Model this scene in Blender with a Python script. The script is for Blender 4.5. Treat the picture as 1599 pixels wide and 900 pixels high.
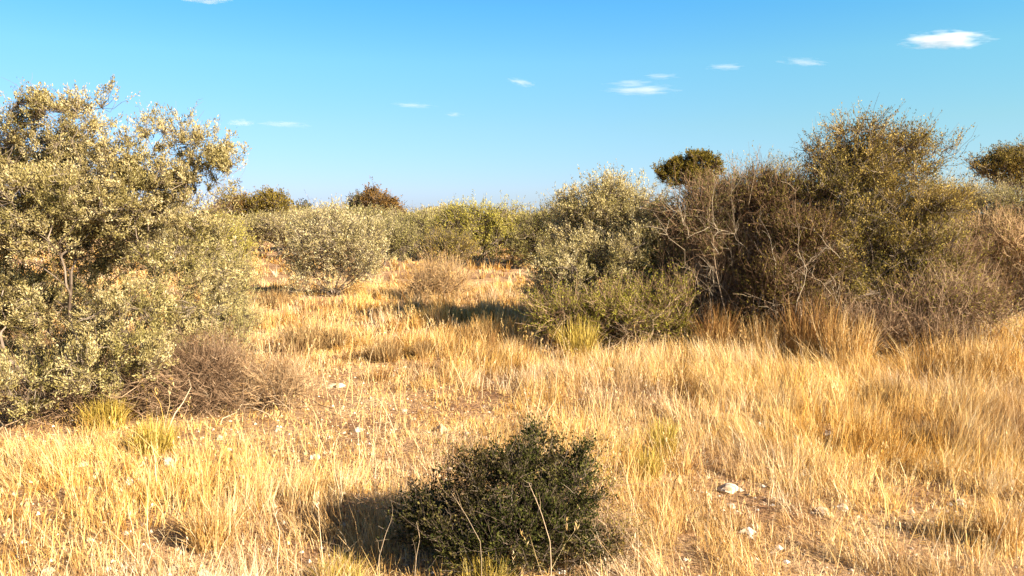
import bpy, math, random
import numpy as np

# ------------------------------------------------------------------ scene, camera, sky, sun
scn = bpy.context.scene
for o in list(bpy.data.objects):
    bpy.data.objects.remove(o)
COL = scn.collection
R = math.radians

CAM_H = 1.70
FPX = 1232.0                      # focal length in pixels of the 1599 px wide photograph
PITCH = math.atan(115.0 / FPX)
SUN_EL, SUN_AZ = R(25), math.atan2(0.82, -0.57)      # azimuth clockwise from +Y: right, a little behind the camera

cam_d = bpy.data.cameras.new('camera')
cam_d.sensor_width = 36
cam_d.lens = 36 * FPX / 1599
cam_d.clip_start = 0.05
cam_d.clip_end = 30000
cam = bpy.data.objects.new('camera', cam_d)
cam.location = (0, 0, CAM_H)
cam.rotation_euler = (math.pi / 2 - PITCH, 0, 0)
COL.objects.link(cam)
scn.camera = cam

w = bpy.data.worlds.new('World')
scn.world = w
w.use_nodes = True
nt = w.node_tree
nt.nodes.clear()
out = nt.nodes.new('ShaderNodeOutputWorld')
bg = nt.nodes.new('ShaderNodeBackground')
sky = nt.nodes.new('ShaderNodeTexSky')
sky.sky_type = 'NISHITA'
sky.sun_disc = False
sky.sun_elevation = SUN_EL
sky.sun_rotation = SUN_AZ
sky.altitude = 1100
sky.air_density = 1.0
sky.dust_density = 0.6
sky.ozone_density = 2.2
# colour response of the sky: a clean dry-season blue, pale towards the horizon
tc = nt.nodes.new('ShaderNodeTexCoord')
sx = nt.nodes.new('ShaderNodeSeparateXYZ')
ramp = nt.nodes.new('ShaderNodeValToRGB')
mul = nt.nodes.new('ShaderNodeMix')
mul.data_type = 'RGBA'
mul.blend_type = 'MULTIPLY'
mul.inputs[0].default_value = 1.0
SKY_RAMP = [(0.0, (0.52, 0.66, 1.02)), (0.03, (0.62, 0.75, 1.02)), (0.107, (0.70, 0.96, 0.98)), (0.183, (0.68, 1.18, 1.16)), (0.247, (0.50, 1.20, 1.38)), (0.4, (0.34, 0.56, 0.7)), (1.0, (0.3, 0.42, 0.5))]
els = ramp.color_ramp.elements
while len(els) < len(SKY_RAMP):
    els.new(0.5)
for e, (p, c) in zip(els, SKY_RAMP):
    e.position = p
    e.color = (*c, 1)
nt.links.new(tc.outputs['Generated'], sx.inputs[0])
nt.links.new(sx.outputs['Z'], ramp.inputs[0])
nt.links.new(sky.outputs[0], mul.inputs[6])
nt.links.new(ramp.outputs[0], mul.inputs[7])
rx = nt.nodes.new('ShaderNodeMapRange')
rx.inputs[1].default_value = -0.6; rx.inputs[2].default_value = 0.5
mu2 = nt.nodes.new('ShaderNodeMix'); mu2.data_type = 'RGBA'
mu2.inputs[6].default_value = (0.86, 0.80, 0.97, 1); mu2.inputs[7].default_value = (1.10, 1.07, 1.0, 1)
mu3 = nt.nodes.new('ShaderNodeMix'); mu3.data_type = 'RGBA'; mu3.blend_type = 'MULTIPLY'; mu3.inputs[0].default_value = 1.0
nt.links.new(sx.outputs['X'], rx.inputs[0]); nt.links.new(rx.outputs[0], mu2.inputs[0])
nt.links.new(mul.outputs[2], mu3.inputs[6]); nt.links.new(mu2.outputs[2], mu3.inputs[7])
nt.links.new(mu3.outputs[2], bg.inputs[0])
bg.inputs[1].default_value = 0.05
nt.links.new(bg.outputs[0], out.inputs[0])

sun_d = bpy.data.lights.new('sun', 'SUN')
sun_d.energy = 5.0
sun_d.angle = R(0.5)
sun_d.color = (1.0, 0.885, 0.70)
sun = bpy.data.objects.new('sun', sun_d)
sd = (math.sin(SUN_AZ) * math.cos(SUN_EL), math.cos(SUN_AZ) * math.cos(SUN_EL), math.sin(SUN_EL))
from mathutils import Vector
sun.rotation_euler = Vector(sd).to_track_quat('Z', 'Y').to_euler()
sun.location = (20, -10, 20)
COL.objects.link(sun)

scn.view_settings.view_transform = 'Standard'
scn.view_settings.look = 'None'
scn.view_settings.gamma = 1
scn.view_settings.exposure = 1.75
scn.cycles.max_bounces = 5
scn.cycles.diffuse_bounces = 1
scn.cycles.transmission_bounces = 4
scn.cycles.transparent_max_bounces = 12
scn.cycles.volume_bounces = 4

# ------------------------------------------------------------------ maths helpers
def rng_of(seed):
    return np.random.default_rng(seed)

_lat = rng_of(991).random((256, 256))
def vnoise(x, y, s=1.0):
    x = np.asarray(x, float) / s + 37.3
    y = np.asarray(y, float) / s + 91.7
    xi = np.floor(x).astype(int); yi = np.floor(y).astype(int)
    fx = x - xi; fy = y - yi
    fx = fx * fx * (3 - 2 * fx); fy = fy * fy * (3 - 2 * fy)
    a = _lat[xi % 256, yi % 256]; b = _lat[(xi + 1) % 256, yi % 256]
    c = _lat[xi % 256, (yi + 1) % 256]; d = _lat[(xi + 1) % 256, (yi + 1) % 256]
    return (a * (1 - fx) + b * fx) * (1 - fy) + (c * (1 - fx) + d * fx) * fy

def height(x, y):
    x = np.asarray(x, float); y = np.asarray(y, float)
    r = np.hypot(x, y)
    f = np.clip(r / 4, 0, 1)
    z = 0.16 * (vnoise(x, y, 3.1) - 0.5) * f + 0.05 * (vnoise(x, y, 0.8) - 0.5) + 0.02 * (vnoise(x, y, 0.23) - 0.5)
    z = z + 1.2 * (vnoise(x, y, 70) - 0.5) * np.clip((r - 30) / 120, 0, 1)
    return z

CP, SP = math.cos(PITCH), math.sin(PITCH)
def ray(px, py):
    u = (px - 799.5) / FPX
    v = -(py - 450.0) / FPX
    return np.array([u, CP + v * SP, -SP + v * CP])

def at(px, py, D):
    d = ray(px, py)
    return np.array([0, 0, CAM_H]) + d * (D / d[1])

def ground(px, py):
    d = ray(px, py)
    t = CAM_H / -d[2]
    for _ in range(6):
        p = d * t
        t = (CAM_H - float(height(p[0], p[1]))) / -d[2]
    p = d * t
    return np.array([p[0], p[1], float(height(p[0], p[1]))])

def project(x, y, z=0.0):
    y2 = y * CP - (z - CAM_H) * SP
    z2 = y * SP + (z - CAM_H) * CP
    return 799.5 + FPX * x / y2, 450 - FPX * z2 / y2

def nrm(v):
    return v / np.maximum(np.linalg.norm(v, axis=-1, keepdims=True), 1e-9)

def rdir(rng, n):
    return nrm(rng.normal(size=(n, 3)))

# ------------------------------------------------------------------ mesh building
class MB:
    """collects quads with a tint value per vertex"""
    def __init__(self):
        self.v, self.f, self.t, self.n = [], [], [], 0
    def add(self, v, f, t):
        v = v.reshape(-1, 3)
        self.v.append(v.astype(np.float32)); self.f.append((f + self.n).astype(np.int32))
        self.t.append(np.broadcast_to(t, (len(v),)).astype(np.float32))
        self.n += len(v)
    def leaves(self, p, d, nr, L, W, t):
        """rhombic leaves: p base (N,3), d axis, nr approx normal"""
        n = len(p)
        d = nrm(d)
        s = nrm(np.cross(d, nr)) * (np.asarray(W) * 0.5).reshape(-1, 1)
        up = np.cross(s, d)
        L = np.broadcast_to(np.asarray(L, float), (n,)).reshape(-1, 1)
        m = p + d * L * 0.45
        q = np.stack([p, m + s + up * 0.3, p + d * L, m - s + up * 0.3], 1)
        f = np.arange(n * 4).reshape(n, 4)
        self.add(q, f, np.repeat(np.broadcast_to(t, (n,)), 4))
    def strips(self, c, side, wd, t):
        """ribbons: c (N,K,3) centre line, side (N,3), wd (N,K) width"""
        n, k = c.shape[:2]
        s = side[:, None, :] * wd[:, :, None] * 0.5
        v = np.stack([c - s, c + s], 2).reshape(n, k * 2, 3)
        base = np.arange(n)[:, None, None] * (2 * k)
        q = np.arange(k - 1)[None, :, None] * 2 + np.array([0, 1, 3, 2])[None, None, :]
        f = (base + q).reshape(-1, 4)
        tt = np.repeat(np.broadcast_to(t, (n,)), 2 * k)
        self.add(v, f, tt)
    def tubes(self, c, r, t, sides=3):
        """c (N,K,3), r (N,K)"""
        n, k = c.shape[:2]
        d = np.empty_like(c)
        d[:, 1:-1] = c[:, 2:] - c[:, :-2]
        d[:, 0] = c[:, 1] - c[:, 0]
        d[:, -1] = c[:, -1] - c[:, -2]
        d = nrm(d)
        ref = np.where(np.abs(nrm(c[:, -1] - c[:, 0])[:, 2:3]) > 0.8, np.array([[1.0, 0, 0]]), np.array([[0, 0, 1.0]]))[:, None, :]
        a = nrm(np.cross(d, np.broadcast_to(ref, d.shape)))
        b = np.cross(d, a)
        ang = np.arange(sides) * 2 * math.pi / sides
        v = c[:, :, None, :] + r[:, :, None, None] * (np.cos(ang)[None, None, :, None] * a[:, :, None, :] + np.sin(ang)[None, None, :, None] * b[:, :, None, :])
        base = np.arange(n)[:, None, None, None] * (k * sides)
        kk = np.arange(k - 1)[None, :, None, None] * sides
        j = np.arange(sides)
        q = np.stack([j, (j + 1) % sides, (j + 1) % sides + sides, j + sides], 1)[None, None]
        f = (base + kk + q).reshape(-1, 4)
        self.add(v, f, np.repeat(np.broadcast_to(t, (n,)), k * sides))
    def build(self, name, mat, parent=None, smooth=False):
        me = bpy.data.meshes.new(name)
        v = np.concatenate(self.v); f = np.concatenate(self.f); t = np.concatenate(self.t)
        me.vertices.add(len(v)); me.vertices.foreach_set('co', v.ravel())
        me.loops.add(f.size); me.loops.foreach_set('vertex_index', f.ravel())
        me.polygons.add(len(f)); me.polygons.foreach_set('loop_start', np.arange(0, f.size, 4, dtype=np.int32))
        if smooth:
            me.polygons.foreach_set('use_smooth', np.ones(len(f), dtype=bool))
        else:
            me.polygons.foreach_set('use_smooth', np.zeros(len(f), dtype=bool))
        a = me.attributes.new('tint', 'FLOAT', 'POINT'); a.data.foreach_set('value', t)
        me.update(calc_edges=True)
        me.materials.append(mat)
        o = bpy.data.objects.new(name, me)
        COL.objects.link(o)
        if parent is not None:
            o.parent = parent
        return o

def tag(o, label=None, cat=None, group=None, kind=None):
    if label: o['label'] = label
    if cat: o['category'] = cat
    if group: o['group'] = group
    if kind: o['kind'] = kind
    return o

def thing(name, loc, label, cat, group=None, rz=0.0):
    o = bpy.data.objects.new(name, None)
    o.empty_display_size = 0.2
    o.location = loc; o.rotation_euler = (0, 0, rz)
    COL.objects.link(o)
    return tag(o, label, cat, group)

# ------------------------------------------------------------------ materials
def mat_tint(name, cols, rough=0.7, trans=0.0, spec=0.0, noise=None):
    """procedural material: the tint value of each leaf, blade or twig picks a colour on a ramp; a noise breaks it up"""
    m = bpy.data.materials.new(name); m.use_nodes = True
    t = m.node_tree; t.nodes.clear()
    o = t.nodes.new('ShaderNodeOutputMaterial')
    at_ = t.nodes.new('ShaderNodeAttribute'); at_.attribute_name = 'tint'
    rp = t.nodes.new('ShaderNodeValToRGB')
    e = rp.color_ramp.elements
    while len(e) < len(cols): e.new(0.5)
    for k, (x, c) in enumerate(zip(e, cols)):
        x.position = k / (len(cols) - 1); x.color = (*c, 1)
    fac = at_.outputs['Fac']
    if noise:
        sc, amt = noise
        tcn = t.nodes.new('ShaderNodeTexCoord')
        nz = t.nodes.new('ShaderNodeTexNoise'); nz.inputs['Scale'].default_value = sc; nz.inputs['Detail'].default_value = 3
        t.links.new(tcn.outputs['Object'], nz.inputs['Vector'])
        ma = t.nodes.new('ShaderNodeMath'); ma.operation = 'MULTIPLY_ADD'
        t.links.new(nz.outputs['Fac'], ma.inputs[0]); ma.inputs[1].default_value = amt * 2; ma.inputs[2].default_value = -amt
        ad = t.nodes.new('ShaderNodeMath'); ad.operation = 'ADD'; ad.use_clamp = True
        t.links.new(ma.outputs[0], ad.inputs[0]); t.links.new(fac, ad.inputs[1])
        fac = ad.outputs[0]
    t.links.new(fac, rp.inputs[0])
    d = t.nodes.new('ShaderNodeBsdfDiffuse'); t.links.new(rp.outputs[0], d.inputs[0])
    sh = d.outputs[0]
    if trans > 0:
        tr = t.nodes.new('ShaderNodeBsdfTranslucent'); t.links.new(rp.outputs[0], tr.inputs[0])
        mx = t.nodes.new('ShaderNodeMixShader'); mx.inputs[0].default_value = trans
        t.links.new(sh, mx.inputs[1]); t.links.new(tr.outputs[0], mx.inputs[2]); sh = mx.outputs[0]
    if spec > 0:
        g = t.nodes.new('ShaderNodeBsdfGlossy'); g.inputs['Roughness'].default_value = rough
        mx = t.nodes.new('ShaderNodeMixShader'); mx.inputs[0].default_value = spec
        t.links.new(sh, mx.inputs[1]); t.links.new(g.outputs[0], mx.inputs[2]); sh = mx.outputs[0]
    t.links.new(sh, o.inputs[0])
    return m

M = {}
M['grass'] = mat_tint('dry_grass', [(0.15, 0.065, 0.022), (0.44, 0.23, 0.07), (0.68, 0.42, 0.15), (0.77, 0.53, 0.24), (0.80, 0.62, 0.40)], trans=0.25, noise=(0.9, 0.1))
M['grass_green'] = mat_tint('yellow_green_grass', [(0.14, 0.09, 0.018), (0.36, 0.25, 0.045), (0.62, 0.44, 0.09), (0.76, 0.58, 0.2)], trans=0.3)
M['grass_brown'] = mat_tint('brown_grass', [(0.10, 0.055, 0.025), (0.24, 0.14, 0.06), (0.42, 0.27, 0.12), (0.6, 0.42, 0.2)], trans=0.25)
M['grass_rust'] = mat_tint('rust_grass', [(0.10, 0.042, 0.018), (0.28, 0.13, 0.045), (0.50, 0.28, 0.09), (0.68, 0.46, 0.19)], trans=0.25)
M['leaf_pale'] = mat_tint('pale_grey_leaf', [(0.09, 0.072, 0.022), (0.33, 0.255, 0.095), (0.62, 0.50, 0.24), (0.84, 0.74, 0.50)], trans=0.3, noise=(1.6, 0.16))
M['leaf_sage'] = mat_tint('sage_leaf', [(0.10, 0.095, 0.028), (0.27, 0.235, 0.07), (0.46, 0.38, 0.15), (0.62, 0.53, 0.28)], trans=0.3, noise=(1.6, 0.16))
M['leaf_olive'] = mat_tint('olive_leaf', [(0.05, 0.045, 0.012), (0.17, 0.135, 0.03), (0.36, 0.27, 0.065), (0.58, 0.44, 0.17)], trans=0.2, noise=(1.4, 0.15))
M['leaf_lime'] = mat_tint('yellow_green_leaf', [(0.09, 0.09, 0.015), (0.28, 0.25, 0.035), (0.50, 0.41, 0.08), (0.66, 0.56, 0.2)], trans=0.25, noise=(0.8, 0.15))
M['leaf_dark'] = mat_tint('dark_green_leaf', [(0.012, 0.014, 0.004), (0.03, 0.034, 0.009), (0.075, 0.075, 0.018), (0.24, 0.20, 0.06)], trans=0.08, noise=(5.0, 0.15))
M['leaf_gold'] = mat_tint('golden_leaf', [(0.025, 0.025, 0.008), (0.09, 0.075, 0.014), (0.24, 0.17, 0.03), (0.42, 0.31, 0.06)], trans=0.2, noise=(0.6, 0.15))
M['leaf_russet'] = mat_tint('russet_leaf', [(0.035, 0.022, 0.01), (0.11, 0.06, 0.018), (0.24, 0.13, 0.035), (0.36, 0.22, 0.07)], trans=0.2, noise=(0.6, 0.15))
M['twig_purple'] = mat_tint('purple_brown_twig', [(0.05, 0.028, 0.016), (0.15, 0.088, 0.05), (0.31, 0.195, 0.115), (0.52, 0.37, 0.235)])
M['twig_brown'] = mat_tint('brown_twig', [(0.06, 0.03, 0.015), (0.18, 0.10, 0.05), (0.36, 0.22, 0.11), (0.52, 0.36, 0.20)])
M['cane'] = mat_tint('tan_cane', [(0.05, 0.03, 0.018), (0.14, 0.085, 0.05), (0.30, 0.20, 0.12), (0.54, 0.41, 0.27)])
M['wood'] = mat_tint('grey_brown_wood', [(0.04, 0.028, 0.02), (0.10, 0.07, 0.05), (0.20, 0.15, 0.11), (0.34, 0.27, 0.21)], noise=(9.0, 0.2))
M['dead_wood'] = mat_tint('bleached_dead_wood', [(0.13, 0.09, 0.06), (0.24, 0.175, 0.12), (0.36, 0.28, 0.19), (0.48, 0.39, 0.27)], noise=(12.0, 0.2))

def vary(m, cols, scale, lo, hi):
    """second colour ramp on the same tint, mixed in by patches on the ground"""
    t = m.node_tree
    rp = [n for n in t.nodes if n.type == 'VALTORGB'][0]
    if rp is None: return
    fac = rp.inputs[0].links[0].from_socket
    r2 = t.nodes.new('ShaderNodeValToRGB'); e = r2.color_ramp.elements
    while len(e) < len(cols): e.new(0.5)
    for k, (x, c) in enumerate(zip(e, cols)): x.position = k / (len(cols) - 1); x.color = (*c, 1)
    t.links.new(fac, r2.inputs[0])
    g = t.nodes.new('ShaderNodeTexCoord'); nz = t.nodes.new('ShaderNodeTexNoise'); nz.inputs['Scale'].default_value = scale; nz.inputs['Detail'].default_value = 3
    t.links.new(g.outputs['Object'], nz.inputs['Vector'])
    mr = t.nodes.new('ShaderNodeMapRange'); mr.inputs[1].default_value = lo; mr.inputs[2].default_value = hi
    t.links.new(nz.outputs['Fac'], mr.inputs[0])
    mx = t.nodes.new('ShaderNodeMix'); mx.data_type = 'RGBA'
    t.links.new(mr.outputs[0], mx.inputs[0]); t.links.new(rp.outputs[0], mx.inputs[6]); t.links.new(r2.outputs[0], mx.inputs[7])
    for l in list(rp.outputs[0].links):
        if l.to_node != mx: t.links.new(mx.outputs[2], l.to_socket)
vary(M['grass'], [(0.15, 0.06, 0.014), (0.52, 0.26, 0.055), (0.78, 0.455, 0.12), (0.85, 0.575, 0.215), (0.87, 0.67, 0.36)], 0.55, 0.44, 0.60)
vary(M['grass'], [(0.16, 0.08, 0.04), (0.42, 0.25, 0.12), (0.66, 0.44, 0.25), (0.78, 0.58, 0.38), (0.84, 0.70, 0.52)], 0.8, 0.5, 0.64)
vary(M['leaf_pale'], [(0.075, 0.06, 0.02), (0.24, 0.195, 0.06), (0.47, 0.385, 0.15), (0.68, 0.58, 0.32)], 1.8, 0.45, 0.6)
vary(M['leaf_dark'], [(0.014, 0.012, 0.005), (0.04, 0.032, 0.012), (0.11, 0.085, 0.03), (0.28, 0.22, 0.09)], 3.5, 0.45, 0.6)
vary(M['leaf_olive'], [(0.06, 0.045, 0.012), (0.22, 0.15, 0.035), (0.44, 0.30, 0.07), (0.62, 0.46, 0.16)], 1.3, 0.45, 0.6)
def mat_rock():
    m = bpy.data.materials.new('white_limestone'); m.use_nodes = True
    t = m.node_tree; b = t.nodes['Principled BSDF']
    tcn = t.nodes.new('ShaderNodeTexCoord')
    nz = t.nodes.new('ShaderNodeTexNoise'); nz.inputs['Scale'].default_value = 14; nz.inputs['Detail'].default_value = 6
    rp = t.nodes.new('ShaderNodeValToRGB')
    rp.color_ramp.elements[0].position = 0.38; rp.color_ramp.elements[0].color = (0.36, 0.24, 0.15, 1)
    rp.color_ramp.elements[1].position = 0.6; rp.color_ramp.elements[1].color = (0.78, 0.68, 0.55, 1)
    t.links.new(tcn.outputs['Object'], nz.inputs['Vector']); t.links.new(nz.outputs['Fac'], rp.inputs[0]); t.links.new(rp.outputs[0], b.inputs['Base Color'])
    b.inputs['Roughness'].default_value = 0.9
    bp = t.nodes.new('ShaderNodeBump'); bp.inputs['Strength'].default_value = 0.5; bp.inputs['Distance'].default_value = 0.01
    t.links.new(nz.outputs['Fac'], bp.inputs['Height']); t.links.new(bp.outputs[0], b.inputs['Normal'])
    return m
M['rock'] = mat_rock()
M['pebble'] = mat_tint('pebbles', [(0.22, 0.13, 0.08), (0.42, 0.28, 0.18), (0.6, 0.46, 0.33), (0.78, 0.68, 0.56)], noise=(20, 0.2))

def mat_ground():
    m = bpy.data.materials.new('stony_soil_with_litter'); m.use_nodes = True
    t = m.node_tree; b = t.nodes['Principled BSDF']; b.inputs['Roughness'].default_value = 0.95
    b.inputs['Specular IOR Level'].default_value = 0.1
    tcn = t.nodes.new('ShaderNodeTexCoord')
    def noise(scale, detail):
        n = t.nodes.new('ShaderNodeTexNoise'); n.inputs['Scale'].default_value = scale; n.inputs['Detail'].default_value = detail
        t.links.new(tcn.outputs['Object'], n.inputs['Vector']); return n
    def rampn(src, stops):
        rp = t.nodes.new('ShaderNodeValToRGB'); e = rp.color_ramp.elements
        while len(e) < len(stops): e.new(0.5)
        for x, (p, c) in zip(e, stops): x.position = p; x.color = (*c, 1)
        t.links.new(src, rp.inputs[0]); return rp
    n1 = noise(1.1, 5); n2 = noise(28, 6); n3 = noise(140, 3)
    r1 = rampn(n1.outputs['Fac'], [(0.35, (0.30, 0.17, 0.095)), (0.52, (0.46, 0.29, 0.165)), (0.68, (0.60, 0.42, 0.25))])
    r2 = rampn(n2.outputs['Fac'], [(0.32, (0.35, 0.27, 0.2)), (0.5, (0.85, 0.8, 0.75)), (0.66, (1.25, 1.15, 1.0))])
    mx = t.nodes.new('ShaderNodeMix'); mx.data_type = 'RGBA'; mx.blend_type = 'MULTIPLY'; mx.inputs[0].default_value = 0.9
    t.links.new(r1.outputs[0], mx.inputs[6]); t.links.new(r2.outputs[0], mx.inputs[7])
    t.links.new(mx.outputs[2], b.inputs['Base Color'])
    ad = t.nodes.new('ShaderNodeMath'); ad.operation = 'MULTIPLY_ADD'; ad.inputs[1].default_value = 0.4
    t.links.new(n3.outputs['Fac'], ad.inputs[0]); t.links.new(n2.outputs['Fac'], ad.inputs[2])
    bp = t.nodes.new('ShaderNodeBump'); bp.inputs['Strength'].default_value = 0.9; bp.inputs['Distance'].default_value = 0.03
    t.links.new(ad.outputs[0], bp.inputs['Height']); t.links.new(bp.outputs[0], b.inputs['Normal'])
    return m
M['ground'] = mat_ground()

# ------------------------------------------------------------------ ground: one sheet to the horizon
def build_ground():
    n = 420
    u = np.linspace(-1, 1, n)
    g = np.sinh(u * 8.2) / math.sinh(8.2) * 4000
    X, Y = np.meshgrid(g, g + 7, indexing='ij')
    Z = height(X, Y)
    v = np.stack([X, Y, Z], -1).reshape(-1, 3)
    i = np.arange(n - 1)[:, None] * n + np.arange(n - 1)[None, :]
    i = i.ravel()
    f = np.stack([i, i + n, i + n + 1, i + 1], 1)
    mb = MB(); mb.add(v, f, 0.5)
    o = mb.build('ground', M['ground'], smooth=True)
    tag(o, kind='structure')
build_ground()

# ------------------------------------------------------------------ woody plants
def lobe_points(rng, lobes, n, shell=0.45):
    """random points in ellipsoids (centre(3), radii(3)), denser towards their skin, proportional to volume"""
    vol = np.array([(l[1][0] * l[1][1] * l[1][2]) ** 0.8 for l in lobes])
    k = rng.choice(len(lobes), n, p=vol / vol.sum())
    c = np.array([l[0] for l in lobes])[k]; r = np.array([l[1] for l in lobes])[k]
    d = rdir(rng, n)
    rad = rng.random(n) ** shell
    return c + d * r * rad[:, None], d

def skeleton(rng, root, tips, alpha=0.6, step=0.12, jitter=0.03, tip_r=0.0022, ex=2.3):
    order = np.argsort(np.linalg.norm(tips - root, axis=1))
    cap = 200000
    P = np.zeros((cap, 3)); D = np.zeros((cap, 3)); par = np.full(cap, -1); path = np.zeros(cap)
    P[0] = root; D[0] = (0, 0, 1); n = 1
    for ti in order:
        t = tips[ti]
        if n > cap - 100: break
        dv = t - P[:n]
        d = np.linalg.norm(dv, axis=1)
        cost = d + alpha * path[:n] + 0.6 * np.maximum(0, P[:n, 2] - t[2])
        # prefer to leave a branch forwards
        cosv = (dv * D[:n]).sum(1) / np.maximum(d, 1e-6)
        cost = cost + 0.25 * d * (1 - cosv)
        i = int(np.argmin(cost))
        L = d[i]
        if L < 0.02: continue
        m = max(1, int(round(L / step)))
        p0 = P[i].copy(); c = p0 + nrm(D[i] * 0.6 + nrm(dv[i]) * 0.6) * L * 0.45
        prev = i
        for k in range(1, m + 1):
            s = k / m
            q = (1 - s) ** 2 * p0 + 2 * s * (1 - s) * c + s * s * t
            if k < m: q = q + rng.normal(size=3) * jitter
            P[n] = q; par[n] = prev; dd = q - P[prev]; ln = np.linalg.norm(dd)
            D[n] = dd / max(ln, 1e-6); path[n] = path[prev] + ln
            prev = n; n += 1
    P, D, par, path = P[:n], D[:n], par[:n], path[:n]
    acc = np.zeros(n)
    for i in range(n - 1, 0, -1):
        if acc[i] == 0: acc[i] = tip_r ** ex
        acc[par[i]] += acc[i]
    rad = acc ** (1 / ex)
    return P, D, par, rad

def branch_tubes(mb, rng, P, D, par, rad, sides=4, rmax=0.09, tmin=0.2, tmax=0.8):
    i = np.arange(1, len(P)); p = par[i]
    a, b = P[p], P[i]; L = np.linalg.norm(b - a, axis=1, keepdims=True)
    ta = np.where((p > 0)[:, None], D[p], nrm(b - a)) * L; tb = D[i] * L
    s = np.array([0, 1 / 3, 2 / 3, 1.0])[None, :, None]
    c = (2 * s**3 - 3 * s**2 + 1) * a[:, None] + (s**3 - 2 * s**2 + s) * ta[:, None] + (-2 * s**3 + 3 * s**2) * b[:, None] + (s**3 - s**2) * tb[:, None]
    r0 = np.minimum(rad[p], rad[i] * 1.35); r1 = rad[i]
    r = np.minimum(r0[:, None] * (1 - s[0, :, 0]) + r1[:, None] * s[0, :, 0], rmax)
    mb.tubes(c, r, rng.uniform(tmin, tmax, len(i)), sides)

def grow(rng, p, d, L, bend=0.3, K=4, up=0.1):
    """curved shoots from p along d"""
    n = len(p); s = np.linspace(0, 1, K)[None, :, None]
    side = rdir(rng, n) * bend; side[:, 2] += up
    c = p[:, None] + d[:, None] * L[:, None, None] * s + side[:, None] * L[:, None, None] * s**2
    c[:, 1:-1] += rng.normal(size=(n, K - 2, 3)) * (L[:, None, None] * 0.035)
    return c

def shoots_on(rng, c, n, spread=0.9, tmin=0.15):
    """start points and directions for n side shoots on polylines c"""
    N, K = c.shape[:2]
    i = rng.integers(0, N, n); t = rng.uniform(tmin, 1, n) * (K - 1)
    k = np.minimum(t.astype(int), K - 2); f = (t - k)[:, None]
    p = c[i, k] * (1 - f) + c[i, k + 1] * f
    ax = nrm(c[i, k + 1] - c[i, k])
    return p, nrm(ax + rdir(rng, n) * spread), i

def ell(spec, D):
    """lobes given where they are seen: (x, y, half width, half height[, metres further away[, depth radius]])"""
    out_ = []
    for l in spec:
        off = l[4] if len(l) > 4 else 0.0
        d = D + off
        s = d / FPX
        rd = l[5] if len(l) > 5 else 0.5 * (l[2] + l[3]) * s
        out_.append((at(l[0], l[1], d), np.array([l[2] * s, rd, l[3] * s])))
    return out_

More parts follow.
